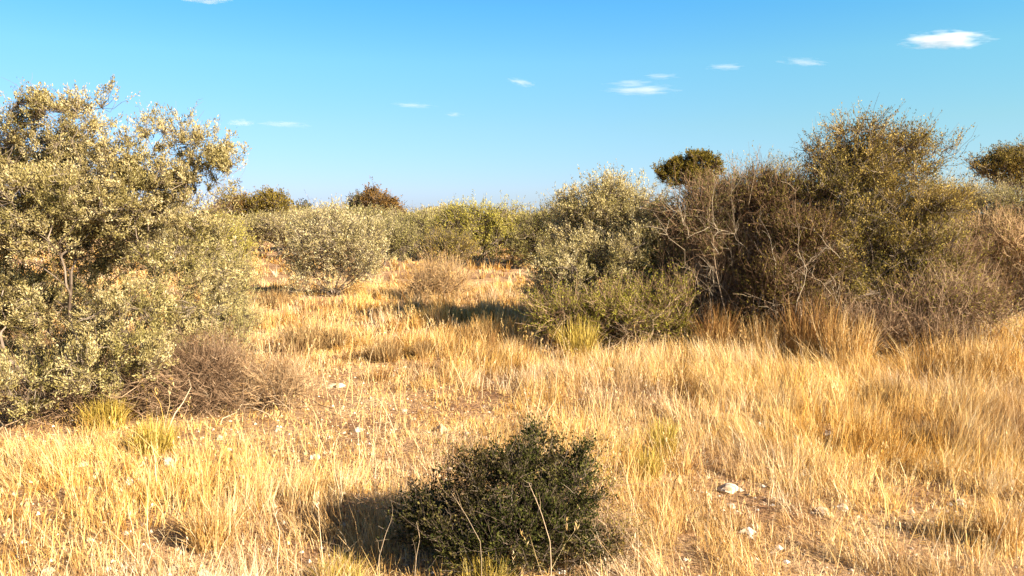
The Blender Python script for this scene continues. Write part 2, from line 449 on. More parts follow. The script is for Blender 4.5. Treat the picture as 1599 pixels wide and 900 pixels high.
def shrub(name, label, cat, base, lobes, seed, leaf='leaf_pale', twig='wood', tips=260, twigs=2500, leaves=20000,
          leaf_l=0.03, leaf_w=0.010, twig_l=(0.12, 0.35), twig_r=0.0022, alpha=0.6, sub=0, sub_l=(0.04, 0.12),
          tint=(0.15, 0.9), twig_t=(0.3, 0.9), spikes=0, spike_l=(0.2, 0.5), out_w=0.6, up_w=0.5, rnd_w=0.6, group=None,
          tip_r=0.0022, shell=0.45, spread=0.9, parts=('branches', 'foliage'), step=0.14, bare=0.15, clump=0.25, rmax=0.09, leaf_up=0.35, ncl=None, crad=None):
    """a real plant: limbs grown from its base to the crown's lobes, shoots on them, leaves on the shoots"""
    rng = rng_of(seed)
    base = np.array(base, float)
    root = thing(name, tuple(base), label, cat, group)
    lb = [(c - base, r) for c, r in lobes]
    P_, _ = lobe_points(rng, lb, tips, 0.6)
    z0 = 0.03
    P_ = P_[P_[:, 2] > z0]
    P, D, par, rad = skeleton(rng, np.array([0, 0, -0.05]), P_, alpha=alpha, step=step, jitter=step * 0.16, tip_r=tip_r)
    w_ = MB()
    branch_tubes(w_, rng, P, D, par, rad, rmax=rmax)
    # shoots: aim at points of the lobes' skin, start from the nearest limb
    T, dn = lobe_points(rng, lb, twigs, shell)
    # shoots sit in sprays with gaps between them
    ncl = ncl or max(12, twigs // 22); crad = crad or leaf_l * 2.6
    C_, cd = lobe_points(rng, lb, ncl, shell * 0.8)
    k = rng.choice(ncl, twigs, p=(lambda q: q / q.sum())(rng.lognormal(0, 0.6, ncl))); g = rng.random(twigs) < 0.8
    T = np.where(g[:, None], C_[k] + rng.normal(size=(twigs, 3)) * crad * np.array([1, 1, 0.8]), T)
    dn = np.where(g[:, None], cd[k], dn)
    ok = T[:, 2] > z0
    T, dn = T[ok], dn[ok]
    idx = np.empty(len(T), int)
    for k in range(0, len(T), 2000):
        dd = ((T[k:k + 2000, None] - P[None]) ** 2).sum(-1)
        idx[k:k + 2000] = dd.argmin(1)
    ctr = np.array([c for c, r in lb]).mean(0)
    a = P[idx]; v = T - a
    Lr = rng.uniform(*twig_l, len(T))
    ln = np.linalg.norm(v, axis=1)
    dr = nrm(nrm(v) * 0.6 + dn * out_w + np.array([0, 0, 1]) * up_w + rdir(rng, len(T)) * rnd_w)
    far = ln > 0.12
    st = np.where(far[:, None], T - dr * Lr[:, None] * 0.3, a)
    c = grow(rng, st, dr, Lr, up=0.12)
    # connect remote shoots back to the limb
    if far.any():
        cc = np.stack([a[far], (a[far] + st[far]) / 2 + rng.normal(size=(far.sum(), 3)) * 0.02, st[far]], 1)
        w_.tubes(cc, np.full((far.sum(), 3), twig_r * 1.2), rng.uniform(*twig_t, far.sum()), 3)
    tap = np.linspace(1, 0.35, 4)[None]
    w_.tubes(c, twig_r * rng.uniform(0.8, 1.4, len(c))[:, None] * tap, rng.uniform(*twig_t, len(c)), 3)
    allc = c
    if sub:
        p, d, _ = shoots_on(rng, c, sub, spread)
        c2 = grow(rng, p, d, rng.uniform(*sub_l, sub), up=0.05, K=3)
        w_.tubes(c2, twig_r * 0.75 * np.array([[1, 0.8, 0.4]]) * np.ones((sub, 1)), rng.uniform(*twig_t, sub), 3)
        if leaves:
            p3 = c2
    if spikes:
        hi = rng.choice(len(T), spikes, p=(lambda q: q / q.sum())(np.clip(T[:, 2] - np.quantile(T[:, 2], 0.35), 0, None) + 1e-6))
        d = nrm(nrm(T[hi] - ctr) + np.array([0, 0, 0.7]) + rdir(rng, spikes) * 0.35)
        c4 = grow(rng, T[hi] - d * 0.1, d, rng.uniform(*spike_l, spikes), bend=0.25)
        w_.tubes(c4, twig_r * 1.1 * tap * np.ones((spikes, 1)), rng.uniform(*twig_t, spikes), 3)
        p, d, _ = shoots_on(rng, c4, spikes * 5, 1.1)
        c5 = grow(rng, p, d, rng.uniform(0.03, 0.12, spikes * 5), K=3)
        w_.tubes(c5, twig_r * 0.7 * np.array([[1, 0.8, 0.4]]) * np.ones((spikes * 5, 1)), rng.uniform(*twig_t, spikes * 5), 3)
    w_.build(parts[0], M[twig], root)
    if leaves:
        f_ = MB()
        keep = rng.random(len(c)) > bare
        cl = c[keep]
        tcl = rng.uniform(0, 1, len(cl))
        p, d, i = shoots_on(rng, cl, leaves, 1.0, 0.1)
        p = p + rng.normal(size=p.shape) * leaf_l * 0.5
        tt = tint[0] + (tint[1] - tint[0]) * np.clip(clump * tcl[i] + (1 - clump) * rng.random(leaves), 0, 1)
        d = nrm(d + np.array([0, 0, leaf_up]))
        s = rng.uniform(0.6, 1.35, leaves)
        f_.leaves(p, d, rdir(rng, leaves), leaf_l * s, leaf_w * s, tt)
        if spikes:
            n5 = int(spikes * 14)
            p, d, i = shoots_on(rng, c4, n5, 1.0, 0.0)
            f_.leaves(p, d, rdir(rng, n5), leaf_l * 0.8, leaf_w * 0.9, rng.uniform(tint[0], tint[1], n5))
        f_.build(parts[1], M[leaf], root)
    return root

SHRUBS = []   # footprints: x, y, radius — the grass thins under them
def canes(root, lobes, n, seed, mat, r=(0.003, 0.006), t=(0.0, 1.0), spread=0.35):
    """long arching stems from the foot of a thorn shrub out to and past its skin"""
    rng = rng_of(seed); base = np.array(root.location)
    lb = [(c - base, q) for c, q in lobes]
    T, dn = lobe_points(rng, lb, n, 0.25)
    a = rng.normal(size=(n, 3)) * spread; a[:, 2] = 0
    a = a + T * np.array([0.35, 0.35, 0]); a[:, 2] = -0.02
    T = T + dn * 0.1
    K = 8; s_ = np.linspace(0, 1, K)[None, :, None]
    ctl = (a + T) / 2; ctl[:, 2] += 0.25 * np.abs(T[:, 2]) * rng.uniform(-0.3, 1.2, n); ctl[:, :2] += rng.normal(size=(n, 2)) * 0.15
    c = (1 - s_) ** 2 * a[:, None] + 2 * s_ * (1 - s_) * ctl[:, None] + s_ ** 2 * T[:, None]
    c[:, 1:-1] += rng.normal(size=(n, K - 2, 3)) * 0.018
    mb = MB(); mb.tubes(c, rng.uniform(*r, n)[:, None] * np.linspace(1, 0.3, K)[None], rng.uniform(*t, n), 4)
    p, d, _ = shoots_on(rng, c, n * 9, 0.9, 0.4)
    c2 = grow(rng, p, d, rng.uniform(0.08, 0.35, n * 9), bend=0.4)
    mb.tubes(c2, rng.uniform(0.35, 0.6, n * 9)[:, None] * r[0] * np.linspace(1, 0.4, 4)[None], rng.uniform(*t, n * 9), 3)
    return mb.build('canes', M[mat], root)
def foot(p, r): SHRUBS.append((float(p[0]), float(p[1]), r))

# --- the big shrub at the left
b = ground(105, 640); D = b[1] + 0.15
lob = ell([(65, 178, 36, 32), (138, 178, 36, 34), (20, 210, 28, 24), (110, 225, 60, 36), (240, 285, 60, 30), (215, 330, 60, 36), (0, 240, 45, 45, 0.1), (200, 250, 44, 34), (222, 212, 16, 26), (280, 212, 32, 34, 0.2), (330, 230, 36, 34, 0.1), (356, 254, 16, 18), (290, 265, 56, 26, 0.2), (330, 330, 36, 34), (310, 380, 44, 36),
           (150, 300, 110, 55), (40, 310, 90, 60), (275, 320, 60, 34), (-80, 290, 90, 110, 0.2), (-90, 460, 90, 120),
           (65, 375, 60, 36, -0.2), (10, 400, 50, 50, 0.3), (265, 415, 50, 45, -0.1), (285, 470, 75, 55, -0.1), (195, 490, 70, 42, -0.45),
           (100, 245, 90, 40, 0.5), (60, 300, 120, 60, 0.8), (180, 370, 150, 60, 0.9), (60, 480, 150, 70, 0.8), (150, 560, 120, 60, 0.6), (170, 620, 90, 30, 0.1), (330, 400, 36, 50), (130, 575, 50, 40, -0.95, 0.25), (20, 600, 48, 42, -0.95, 0.25), (200, 560, 60, 45, -0.7, 0.3), (70, 330, 120, 60, 0.7)], D)
left = shrub('shrub', 'tall bushy shrub with pale cream leaves filling the left edge', 'shrub', b, lob, 11,
      tips=700, twigs=17000, leaves=430000, leaf_l=0.025, leaf_w=0.0088, twig_l=(0.06, 0.17), ncl=680, crad=0.060, alpha=0.55, spikes=120, spike_l=(0.12, 0.32), bare=0.1,
      tint=(0.0, 0.95), clump=0.55, twig_r=0.0018)
foot(b, 1.3)

# --- low greener shrub leaning out at its right foot
b = ground(340, 560); D = b[1]
lob = ell([(345, 440, 42, 42), (355, 500, 42, 45), (310, 520, 40, 40), (365, 535, 30, 22, -0.2)], D)
shrub('shrub', 'soft grey green shrub at the right foot of the tall pale left shrub', 'shrub', b, lob, 12, leaf='leaf_sage', tips=140, twigs=2200, leaves=26000,
      leaf_l=0.028, leaf_w=0.008, spikes=20, twig_l=(0.1, 0.25), tint=(0.3, 1.0))
foot(b, 0.5)

# --- bare purple-brown twig shrubs at its foot
def twiggy(label, base, spec, D, seed, twig='twig_purple', twigs=1500, sub=3500, tips=120, lt=0, **k):
    kw = dict(twigs=twigs, sub=sub, tips=tips, leaves=lt, leaf=k.pop('leaf', 'leaf_olive'), twig=twig, alpha=0.85, twig_l=(0.15, 0.4), sub_l=(0.05, 0.16), twig_r=0.0017,
              parts=('stems', 'foliage'), up_w=0.5, rnd_w=0.8, out_w=0.5, bare=0.3, crad=0.09, spikes=int(twigs * 0.02), spike_l=(0.1, 0.3))
    nc = k.pop('n_canes', int(twigs * 0.045)); cm = k.pop('cane_mat', 'cane')
    sub = int(sub * 0.65); kw['sub'] = sub; kw['twig_r'] *= 1.3; k['twig_r'] = k.get('twig_r', 0.0017) * 1.3
    kw.update(k)
    lobes = ell(spec, D)
    o = shrub('thorn_shrub', label, 'shrub', base, lobes, seed, **kw)
    if nc > 10: canes(o, lobes, nc, seed + 1000, cm, r=(kw['twig_r'] * 1.4, kw['twig_r'] * 2.6))
    return o
b = ground(305, 645)
twiggy('low bare purple brown twig shrub at the foot of the tall pale left shrub', b, [(315, 595, 54, 38), (270, 612, 34, 30)], b[1], 21, n_canes=30, twigs=1700, sub=5500, tint=(0.4, 1), twig_t=(0.15, 0.85))
foot(b, 0.3)
b = ground(425, 640)
twiggy('small faint brown twig shrub between the purple twig shrub and the open grass', b, [(430, 612, 42, 24), (395, 600, 26, 24)], b[1], 22, twigs=420, sub=1300, tips=60, twig='twig_brown', twig_t=(0.4, 1))
foot(b, 0.2)
b = ground(140, 650)
twiggy('dry brown brush in the shade under the tall left shrub', b, [(120, 625, 110, 35), (220, 600, 60, 40)], b[1], 23, twigs=900, sub=1800, lt=1500, leaf='leaf_olive', leaf_l=0.03, leaf_w=0.01)

# --- dark shrub in the foreground
b = ground(800, 905); D = b[1] + 0.05
lob = ell([(850, 728, 62, 56, 0.1), (790, 762, 66, 58), (885, 785, 54, 58, 0.05), (905, 745, 18, 26, 0.1), (745, 735, 30, 26), (925, 850, 34, 26), (700, 810, 70, 52), (800, 830, 110, 50, -0.1), (650, 830, 38, 38, 0.05), (760, 870, 90, 36, -0.1), (880, 850, 60, 40)], D)
shrub('shrub', 'small dense dark green shrub in the foreground casting a black shadow to its left', 'shrub', b, lob, 31, leaf='leaf_dark', tips=380, twigs=5200, leaves=56000,
      leaf_l=0.0135, leaf_w=0.0075, twig_l=(0.05, 0.13), twig_r=0.0011, tip_r=0.0013, spikes=70, spike_l=(0.05, 0.13), tint=(0.0, 0.85), clump=0.7, step=0.07, twig_t=(0.1, 0.8), rmax=0.02, shell=0.5, ncl=240, crad=0.026)
foot(b, 0.5)
b = ground(695, 872)
twiggy('sparse reddish bare twigs rising from the upper left of the dark foreground shrub', b, [(705, 715, 45, 38), (650, 790, 45, 40)], b[1] + 0.15, 32, twigs=130, sub=700, tips=30, twig_l=(0.06, 0.16), sub_l=(0.02, 0.07), twig_r=0.0011, lt=900, leaf='leaf_olive', leaf_l=0.011, leaf_w=0.006, tip_r=0.0012)
b = ground(930, 872)
twiggy('low tangled brown twigs just right of the dark foreground shrub', b, [(950, 850, 55, 24), (900, 872, 60, 18)], b[1], 33, twigs=420, sub=1600, tips=50, twig_l=(0.05, 0.14), sub_l=(0.02, 0.07), twig_r=0.0012, lt=2600, leaf='leaf_olive', leaf_l=0.011, leaf_w=0.006, tip_r=0.0013)
foot(b, 0.2)
b = ground(918, 850)
twiggy('thin grey twigs behind the right shoulder of the dark foreground shrub', b, [(925, 715, 26, 40), (935, 770, 22, 50)], b[1] + 0.1, 34, twigs=110, sub=600, tips=24, twig_l=(0.05, 0.14), sub_l=(0.02, 0.06), twig_r=0.001, lt=1400, leaf='leaf_olive', leaf_l=0.010, leaf_w=0.005, tip_r=0.0011)

# --- vase-shaped shrub in mid field
b = ground(522, 464); D = b[1]
lob = ell([(520, 372, 62, 36), (470, 385, 32, 30), (575, 385, 28, 34), (505, 345, 42, 20, 0.2), (548, 410, 34, 22), (485, 408, 30, 20), (520, 425, 24, 18), (470, 430, 26, 18), (570, 425, 26, 18)], D)
shrub('shrub', 'vase shaped pale shrub with its dark stem showing, alone in the mid field', 'shrub', b, lob, 41, tips=200, twigs=2600, leaves=30000, leaf_l=0.045, leaf_w=0.014,
      twig_l=(0.15, 0.35), alpha=0.95, twig_r=0.003, tip_r=0.0036, spikes=30, tint=(0.35, 1.0))
foot(b, 0.5)

# --- mid-distance shrubs
def mid(label, px, py, spec, seed, leaf='leaf_pale', n=20000, D=None, group='shrubs across the middle distance', **k):
    b = ground(px, py) if D is None else None
    if b is None:
        q = at(px, 400, D); b = np.array([q[0], q[1], float(height(q[0], q[1]))])
    s = b[1] / FPX
    kw = dict(leaf=leaf, tips=130, twigs=1800, leaves=n, leaf_l=max(0.03, s * 2.6), leaf_w=max(0.011, s * 1.0), twig_l=(0.15, 0.5), twig_r=s * 0.22, tip_r=s * 0.28, spikes=24, tint=(0.2, 1.0), group=group, step=0.2, clump=0.35)
    kw.update(k)
    o = shrub('shrub', label, 'shrub', b, ell(spec, b[1]), seed, **kw)
    foot(b, 0.8)
    return o
mid('yellowish shrub just right of the tall left shrub, half hidden by it', 345, 425, [(350, 375, 36, 34), (330, 400, 30, 26), (375, 395, 20, 22)], 51, leaf='leaf_lime', n=16000)
mid('greyish brown rounded shrub below the far golden tree', 405, 378, [(405, 348, 48, 22), (440, 352, 30, 18), (360, 345, 30, 18)], 52, leaf='leaf_sage', tint=(0.2, 0.8))
mid('small grey shrub left behind the vase shaped shrub', 450, 392, [(455, 368, 24, 22), (480, 352, 26, 16)], 53)
mid('pale shrub behind the top of the vase shaped shrub', 510, 388, [(500, 350, 40, 20), (548, 356, 30, 20)], 54, tint=(0.3, 1))
mid('low grey brown shrub between the vase shaped shrub and the yellow green shrub', 635, 402, [(615, 362, 38, 26), (660, 366, 32, 28), (640, 385, 40, 18)], 55, leaf='leaf_sage', tint=(0.15, 0.8))
mid('broad yellow green shrub in the centre of the skyline', 752, 408, [(745, 350, 48, 30), (790, 345, 34, 28), (718, 362, 34, 30), (825, 360, 26, 26), (765, 378, 60, 28)], 56, leaf='leaf_lime', n=34000, twigs=2600, tint=(0.2, 1.0))
mid('pale yellow shrub left of the centre skyline shrub', 700, 396, [(690, 352, 26, 20), (675, 370, 24, 18)], 57, tint=(0.3, 1.0))
mid('dark grey green shrub between the yellow green shrub and the large pale shrub', 838, 420, [(835, 370, 32, 36), (865, 350, 34, 36), (812, 395, 22, 20)], 58, leaf='leaf_sage', n=24000, tint=(0.0, 0.75))
for q_, (lx, D_, sp_, lf_) in enumerate([('low pale hummock of scrub close right of the vase shaped shrub', 26, [(600, 372, 28, 20), (625, 378, 24, 18)], 'leaf_sage'),
        ('flat grey scrub behind and right of the low pale hummock', 33, [(665, 352, 34, 16), (620, 350, 30, 14), (700, 360, 20, 16)], 'leaf_pale'),
        ('dull olive scrub filling the gap under the russet skyline tree', 36, [(575, 346, 30, 14), (545, 350, 24, 12)], 'leaf_sage'),
        ('pale scrub left of the vase shaped shrub below the golden skyline tree', 30, [(440, 358, 34, 18), (400, 362, 26, 16), (475, 362, 22, 14)], 'leaf_pale'),
        ('small olive bush between the broad yellow green shrub and the dry beige bush', 24, [(705, 388, 26, 18), (680, 395, 20, 12)], 'leaf_olive')]):
    mid(lx, sp_[0][0], 0, sp_, 110 + q_, D=D_, leaf=lf_, tint=(0.1, 0.9), n=14000)
mid('feathery dry beige bush standing in the grass of the centre field', 690, 470, [(690, 440, 38, 22), (660, 452, 22, 14)], 59, leaf='grass', n=3500, twig='twig_brown', twigs=1500, leaf_w=0.006, leaf_l=0.06, twig_t=(0.5, 1), spikes=0, up_w=1.0, alpha=0.9, parts=('stems', 'seed_heads'))

# --- large pale shrub right of centre
b = ground(955, 528); D = b[1] + 0.2
lob = ell([(960, 325, 60, 40, 0.2), (915, 345, 50, 40, 0.1), (1005, 330, 38, 42, 0.4), (985, 390, 70, 45, -0.2), (905, 405, 60, 40), (1035, 415, 46, 38, -0.3), (1020, 365, 45, 40, -0.1), (872, 445, 46, 42), (950, 460, 85, 38), (860, 480, 36, 26), (930, 420, 80, 40, -0.3), (880, 330, 26, 22, 0.5), (950, 370, 90, 60, 0.4), (1010, 440, 50, 50)], D)
shrub('shrub', 'large rounded shrub with pale cream upper leaves, right of centre beside the dark thicket', 'shrub', b, lob, 61, tips=420, twigs=5200, leaves=150000, leaf_l=0.031, leaf_w=0.011,
      twig_l=(0.12, 0.32), twig_r=0.0024, tip_r=0.0026, spikes=60, spike_l=(0.1, 0.25), ncl=330, crad=0.085, tint=(0.15, 1.0), clump=0.4)
foot(b, 1.0)
b = ground(925, 545)
twiggy('low olive and brown twiggy bush at the foot of the large pale rounded shrub', b, [(880, 495, 46, 26), (960, 500, 66, 28), (1030, 490, 55, 38)], b[1] + 0.1, 62, twigs=2000, sub=4200, tips=200, twig='twig_purple', twig_t=(0.1, 0.9), twig_r=0.0022, lt=42000, leaf='leaf_lime', leaf_l=0.026, leaf_w=0.009, tint=(0, 0.7))
foot(b, 0.8)

# --- dark thicket of bare thorn shrubs
b = ground(1120, 545); D = b[1] + 0.5
thicket = twiggy('tall bare purple brown thorn shrub tangled against the large pale shrub', b, [(1080, 345, 50, 45), (1165, 305, 48, 42), (1120, 315, 40, 30), (1110, 400, 70, 60), (1090, 470, 60, 50), (1170, 455, 70, 55), (1130, 370, 80, 60, 0.4)], D, 71,
       twigs=5200, sub=15000, tips=420, twig_r=0.0022, twig_t=(0.0, 0.75), spikes=90, spike_l=(0.12, 0.35), alpha=0.6, lt=34000, leaf='leaf_sage', leaf_l=0.026, leaf_w=0.009, tint=(0, 0.55), bare=0.5)
foot(b, 1.0)
def dead_branches(parent, base, D, n, seed, x0, x1, y0, y1):
    rng = rng_of(seed); mb = MB()
    for k in range(n):
        p0 = at(rng.uniform(x0, x1), y1 - (y1 - y0 - 60) * rng.random() ** 2.2, D + rng.uniform(-0.2, 0.3)) - base
        d = nrm(np.array([rng.normal() * 0.45 - 0.15, rng.normal() * 0.2, 1.0]))
        L = rng.uniform(0.5, 1.3) * (y1 - y0) / 260
        K = 7; c = grow(rng, p0[None], d[None], np.array([L]), bend=0.4, K=K, up=-0.05)
        c[:, 1:-1] += rng.normal(size=(1, K - 2, 3)) * 0.02
        mb.tubes(c, rng.uniform(0.0035, 0.0065) * np.linspace(1, 0.3, K)[None], rng.uniform(0.3, 1), 5)
        p, dd, _ = shoots_on(rng, c, 9, 0.9)
        c2 = grow(rng, p, dd, rng.uniform(0.1, 0.4, 9), K=4, bend=0.4)
        mb.tubes(c2, 0.0028 * np.linspace(1, 0.3, 4)[None] * np.ones((9, 1)), rng.uniform(0.3, 1, 9), 4)
    return mb.build('dead_branches', M['dead_wood'], parent)
o = dead_branches(thicket, b, D - 0.6, 15, 72, 1060, 1200, 300, 510)
o['label'] = 'bleached bare branches at the front of the thorn shrub'
b = ground(1235, 552); D = b[1] + 0.3
th2 = twiggy('dark thorn shrub with pale crossing branches between the bare thicket and the olive tree', b, [(1215, 330, 55, 50, 0.5), (1250, 400, 60, 60, 0.2), (1210, 460, 60, 50), (1280, 480, 60, 42)], D, 73,
       twigs=3200, sub=7000, tips=300, twig_r=0.0026, twig_t=(0.0, 0.5), lt=22000, leaf='leaf_olive', leaf_l=0.032, leaf_w=0.012, tint=(0, 0.6), alpha=0.6, spikes=30)
o = dead_branches(th2, b, D - 0.4, 10, 74, 1190, 1320, 330, 520)
o['label'] = 'pale crossing dead branches'
foot(b, 1.0)

# --- olive tree, the tallest at the right
b = ground(1345, 548); D = b[1] + 0.6
lob = ell([(1285, 245, 38, 28), (1350, 228, 44, 32), (1405, 235, 42, 32), (1345, 270, 85, 35), (1440, 250, 40, 34), (1478, 240, 22, 18), (1355, 205, 42, 20), (1268, 232, 18, 16), (1300, 310, 90, 40), (1400, 330, 95, 50), (1330, 380, 110, 50), (1350, 300, 90, 60, 0.6), (1420, 400, 85, 55), (1360, 450, 110, 45), (1450, 460, 50, 35)], D)
shrub('olive_tree', 'tallest bushy tree at the right with olive leaves and twigs poking above its crown', 'tree', b, lob, 81, leaf='leaf_olive', tips=620, twigs=9500, leaves=150000, leaf_l=0.027, leaf_w=0.011,
      twig_l=(0.14, 0.36), twig_r=0.0026, tip_r=0.0028, spikes=110, spike_l=(0.15, 0.38), tint=(0.0, 1.0), clump=0.7, alpha=0.5, parts=('trunk', 'crown'), bare=0.2, shell=0.55)
foot(b, 1.0)

# --- brown twig shrubs at the right
b = ground(1480, 548)
twiggy('brown twig shrub with yellow olive tinge right below the olive tree', b, [(1460, 415, 60, 60, 0.6), (1440, 480, 80, 36), (1500, 470, 60, 42)], b[1] + 0.1, 91, twigs=3200, sub=7500, tips=220, twig='twig_purple', twig_r=0.0022, twig_t=(0.2, 0.9), lt=9000, leaf='leaf_lime', leaf_l=0.028, leaf_w=0.009, tint=(0.1, 0.8))
foot(b, 0.8)
b = ground(1575, 500)
twiggy('soft pinkish brown twig shrub at the right edge', b, [(1560, 395, 60, 55), (1620, 420, 60, 70), (1530, 440, 45, 40)], b[1] + 0.1, 92, twigs=3000, sub=8000, tips=180, twig='twig_brown', twig_r=0.0026, twig_t=(0.35, 1.0), lt=3000, leaf='leaf_lime', leaf_l=0.03, leaf_w=0.009)
foot(b, 0.8)
b = ground(1385, 558)
twiggy('low purplish brown brush in front of the tall olive tree', b, [(1370, 515, 60, 20), (1300, 510, 45, 22), (1450, 530, 60, 18)], b[1], 93, twigs=1500, sub=3600, tips=180, twig_r=0.0022, twig_t=(0.15, 0.85))
foot(b, 0.6)
# fallen dark branch at the right
b = ground(1535, 512)
fb = thing('fallen_branch', tuple(b), 'dark forked dead branch leaning up at the right edge', 'branch')
mb = MB()
rng = rng_of(94)
for (p0, p1, r) in [((1540, 512), (1600, 478), 0.016), ((1545, 505), (1556, 462), 0.012), ((1560, 500), (1640, 470), 0.012), ((1575, 492), (1600, 455), 0.007)]:
    a_ = at(*p0, b[1]) - b; e_ = at(*p1, b[1] - 0.3) - b
    c = grow(rng, a_[None], nrm(e_ - a_)[None], np.array([np.linalg.norm(e_ - a_)]), K=6, bend=0.1)
    mb.tubes(c, r * np.linspace(1, 0.5, 6)[None], 0.15, 6)
mb.build('limb', M['wood'], fb)

# --- background at right
mid('pale shrub on the skyline between the olive tree and the right edge', 1490, 0, [(1490, 312, 40, 18), (1455, 325, 40, 25), (1530, 325, 40, 26)], 95, D=17, tint=(0.2, 0.9))
mid('grey brown shrub below the far dark tree at the right edge', 1590, 0, [(1590, 325, 50, 28), (1560, 350, 50, 30), (1640, 340, 40, 40)], 96, D=16, leaf='leaf_sage', tint=(0.2, 0.9))
mid('brown shrub behind the bare thicket, its top just clear of it', 1170, 0, [(1175, 305, 40, 34), (1215, 300, 40, 36)], 97, D=14, leaf='leaf_olive', tint=(0.2, 0.9), n=14000)

# --- far trees
def far_tree(label, px, D, spec, seed, leaf, n=15000, name='bushy_tree', **k):
    q = at(px, 400, D); b = np.array([q[0], q[1], float(height(q[0], q[1]))]); s = D / FPX
    kw = dict(leaf=leaf, tips=140, twigs=1400, leaves=n, leaf_l=s * 2.6, leaf_w=s * 1.3, twig_l=(0.2, 0.5), twig_r=s * 0.3, tip_r=s * 0.35, step=0.3, parts=('trunk', 'crown'), tint=(0.1, 1), bare=0.0, shell=0.35, clump=0.3)
    kw.update(k)
    return shrub(name, label, 'tree', b, ell(spec, D), seed, group='trees on the skyline', **kw)
far_tree('rounded golden green tree on the skyline right of the tall left shrub', 415, 50, [(427, 317, 17, 12), (402, 322, 16, 10), (437, 329, 11, 14), (385, 328, 9, 8)], 101, 'leaf_gold', tint=(0.3, 1.0))
far_tree('low brown tree just left of the golden green skyline tree', 362, 50, [(360, 326, 22, 11), (378, 320, 10, 8)], 102, 'leaf_russet', n=8000)
far_tree('russet brown tree with a pointed crown and dark left side on the skyline', 590, 46, [(592, 320, 16, 12), (582, 308, 8, 7), (608, 327, 11, 8)], 103, 'leaf_russet')
far_tree('dark low clump on the left of the russet skyline tree', 566, 48, [(565, 323, 8, 9), (572, 315, 5, 4), (557, 331, 5, 6)], 104, 'leaf_dark', n=6000)
far_tree('dark golden green tree rising behind the bare thicket', 1080, 24, [(1094, 252, 26, 11), (1062, 262, 24, 9), (1114, 262, 14, 11), (1030, 270, 12, 6), (1078, 278, 44, 12)], 105, 'leaf_gold', n=34000, tint=(0.1, 0.9), twig_l=(0.1, 0.22), crad=0.07, leaf_up=0.1)
far_tree('dark spreading tree behind the shrubs at the right edge', 1575, 20, [(1560, 262, 32, 14), (1600, 258, 36, 16), (1532, 267, 16, 8), (1590, 285, 40, 14)], 106, 'leaf_olive', n=26000, tint=(0, 0.75), twig_l=(0.2, 0.45), spikes=40)
far_tree('tiny dark round tree on the skyline between the golden and russet trees', 470, 90, [(470, 331, 9, 6)], 107, 'leaf_dark', n=2500, tips=40, twigs=300)

# --- far scrub that reads as one mass
def far_scrub():
    rng = rng_of(200); mats = ['leaf_pale', 'leaf_sage']
    mb = MB()
    n = 520
    d = 32 + 190 * rng.random(n) ** 1.3
    ang = rng.uniform(-0.85, 0.85, n)
    for k in range(n):
        x = d[k] * math.sin(ang[k]); y = d[k] * math.cos(ang[k])
        u, v = project(x, y)
        if d[k] < 45 and 380 < u < 480: continue
        s = y / FPX
        R_ = rng.uniform(1.0, 2.0); H = rng.uniform(1.0, 1.75) if rng.random() > 0.06 else rng.uniform(1.9, 2.4)
        if d[k] > 90: H *= 1.1; R_ *= 1.5
        m = int(900 if d[k] < 70 else 450)
        z = float(height(x, y))
        lb = [(np.array([x + rng.normal() * R_ * 0.45, y + rng.normal() * R_ * 0.45, z + H * 0.55 + rng.normal() * H * 0.1]), np.array([R_ * 0.6, R_ * 0.6, H * 0.4]) * rng.uniform(0.7, 1.1)) for _ in range(5)]
        P_, dn = lobe_points(rng, lb, m, 0.3)
        L = s * 4.2 * rng.uniform(0.6, 1.3, m)
        tb = rng.uniform(0.0, 0.45)
        mb.leaves(P_, nrm(dn + rdir(rng, m) * 0.8 + np.array([0, 0, 0.6])), rdir(rng, m), L, L * 0.45, np.clip(tb + rng.random(m) * 0.55, 0, 1))
    o = mb.build('far_scrub', M['leaf_pale'])
    tag(o, 'pale scrub spread across the plain up to the skyline', 'scrub', kind='stuff')
far_scrub()

# ------------------------------------------------------------------ stones
STONES = [(532, 602, 7, 'round white stone beside the flat grey slab in the open mid field'), (262, 722, 11, 'bright white stone in the grass below the yellow green tussock at the left'),
          (130, 725, 7, 'small white stone, left of a close pair in the left grass'), (155, 724, 6, 'small white stone, right of a close pair in the left grass'),
          (493, 714, 8, 'white stone on bare ground left of the dark foreground shrub, higher of two'), (535, 747, 8, 'white stone on bare ground left of the dark foreground shrub, lower of two'),
          (730, 679, 8, 'white stone behind the bare reddish twigs of the dark foreground shrub'), (757, 684, 7, 'cream stone nearest behind the top of the dark foreground shrub'),
          (952, 577, 8, 'white stone just below the yellow green tussock at the large pale shrub'), (1135, 764, 20, 'flat pale stone half buried in the right hand grass'),
          (1140, 790, 8, 'small pinkish stone just below the flat pale stone in the right grass'), (1284, 800, 12, 'cream stone, left of the bright pair in the lower right grass'),
          (1314, 792, 15, 'largest cream stone, right of the bright pair in the lower right grass'), (1495, 571, 12, 'white stone at the edge of the tall grass below the right brush'),
          (1290, 676, 8, 'pale stone in the middle of the right hand grass'), (75, 893, 9, 'white stone at the bottom edge near the left corner'),
          (272, 887, 9, 'white stone on the bottom edge, left of two'), (318, 896, 12, 'white stone on the bottom edge, right of two'),
          (343, 684, 7, 'white stone on bare ground right of the left tussock'), (1073, 602, 8, 'pale stone in the grass below the dark thicket'),
          (405, 551, 9, 'cream stone at the right foot of the grey green shrub by the left shrub'), (378, 745, 7, 'half hidden cream stone in the left grass below the twig shrubs'),
          (630, 640, 6, 'little cream stone on bare ground in the centre field'), (560, 672, 9, 'flat cream stone in the stubble left of centre'),
          (1500, 783, 7, 'small cream stone in the grass near the right edge'), (700, 760, 7, 'cream stone close behind the left part of the dark foreground shrub')]
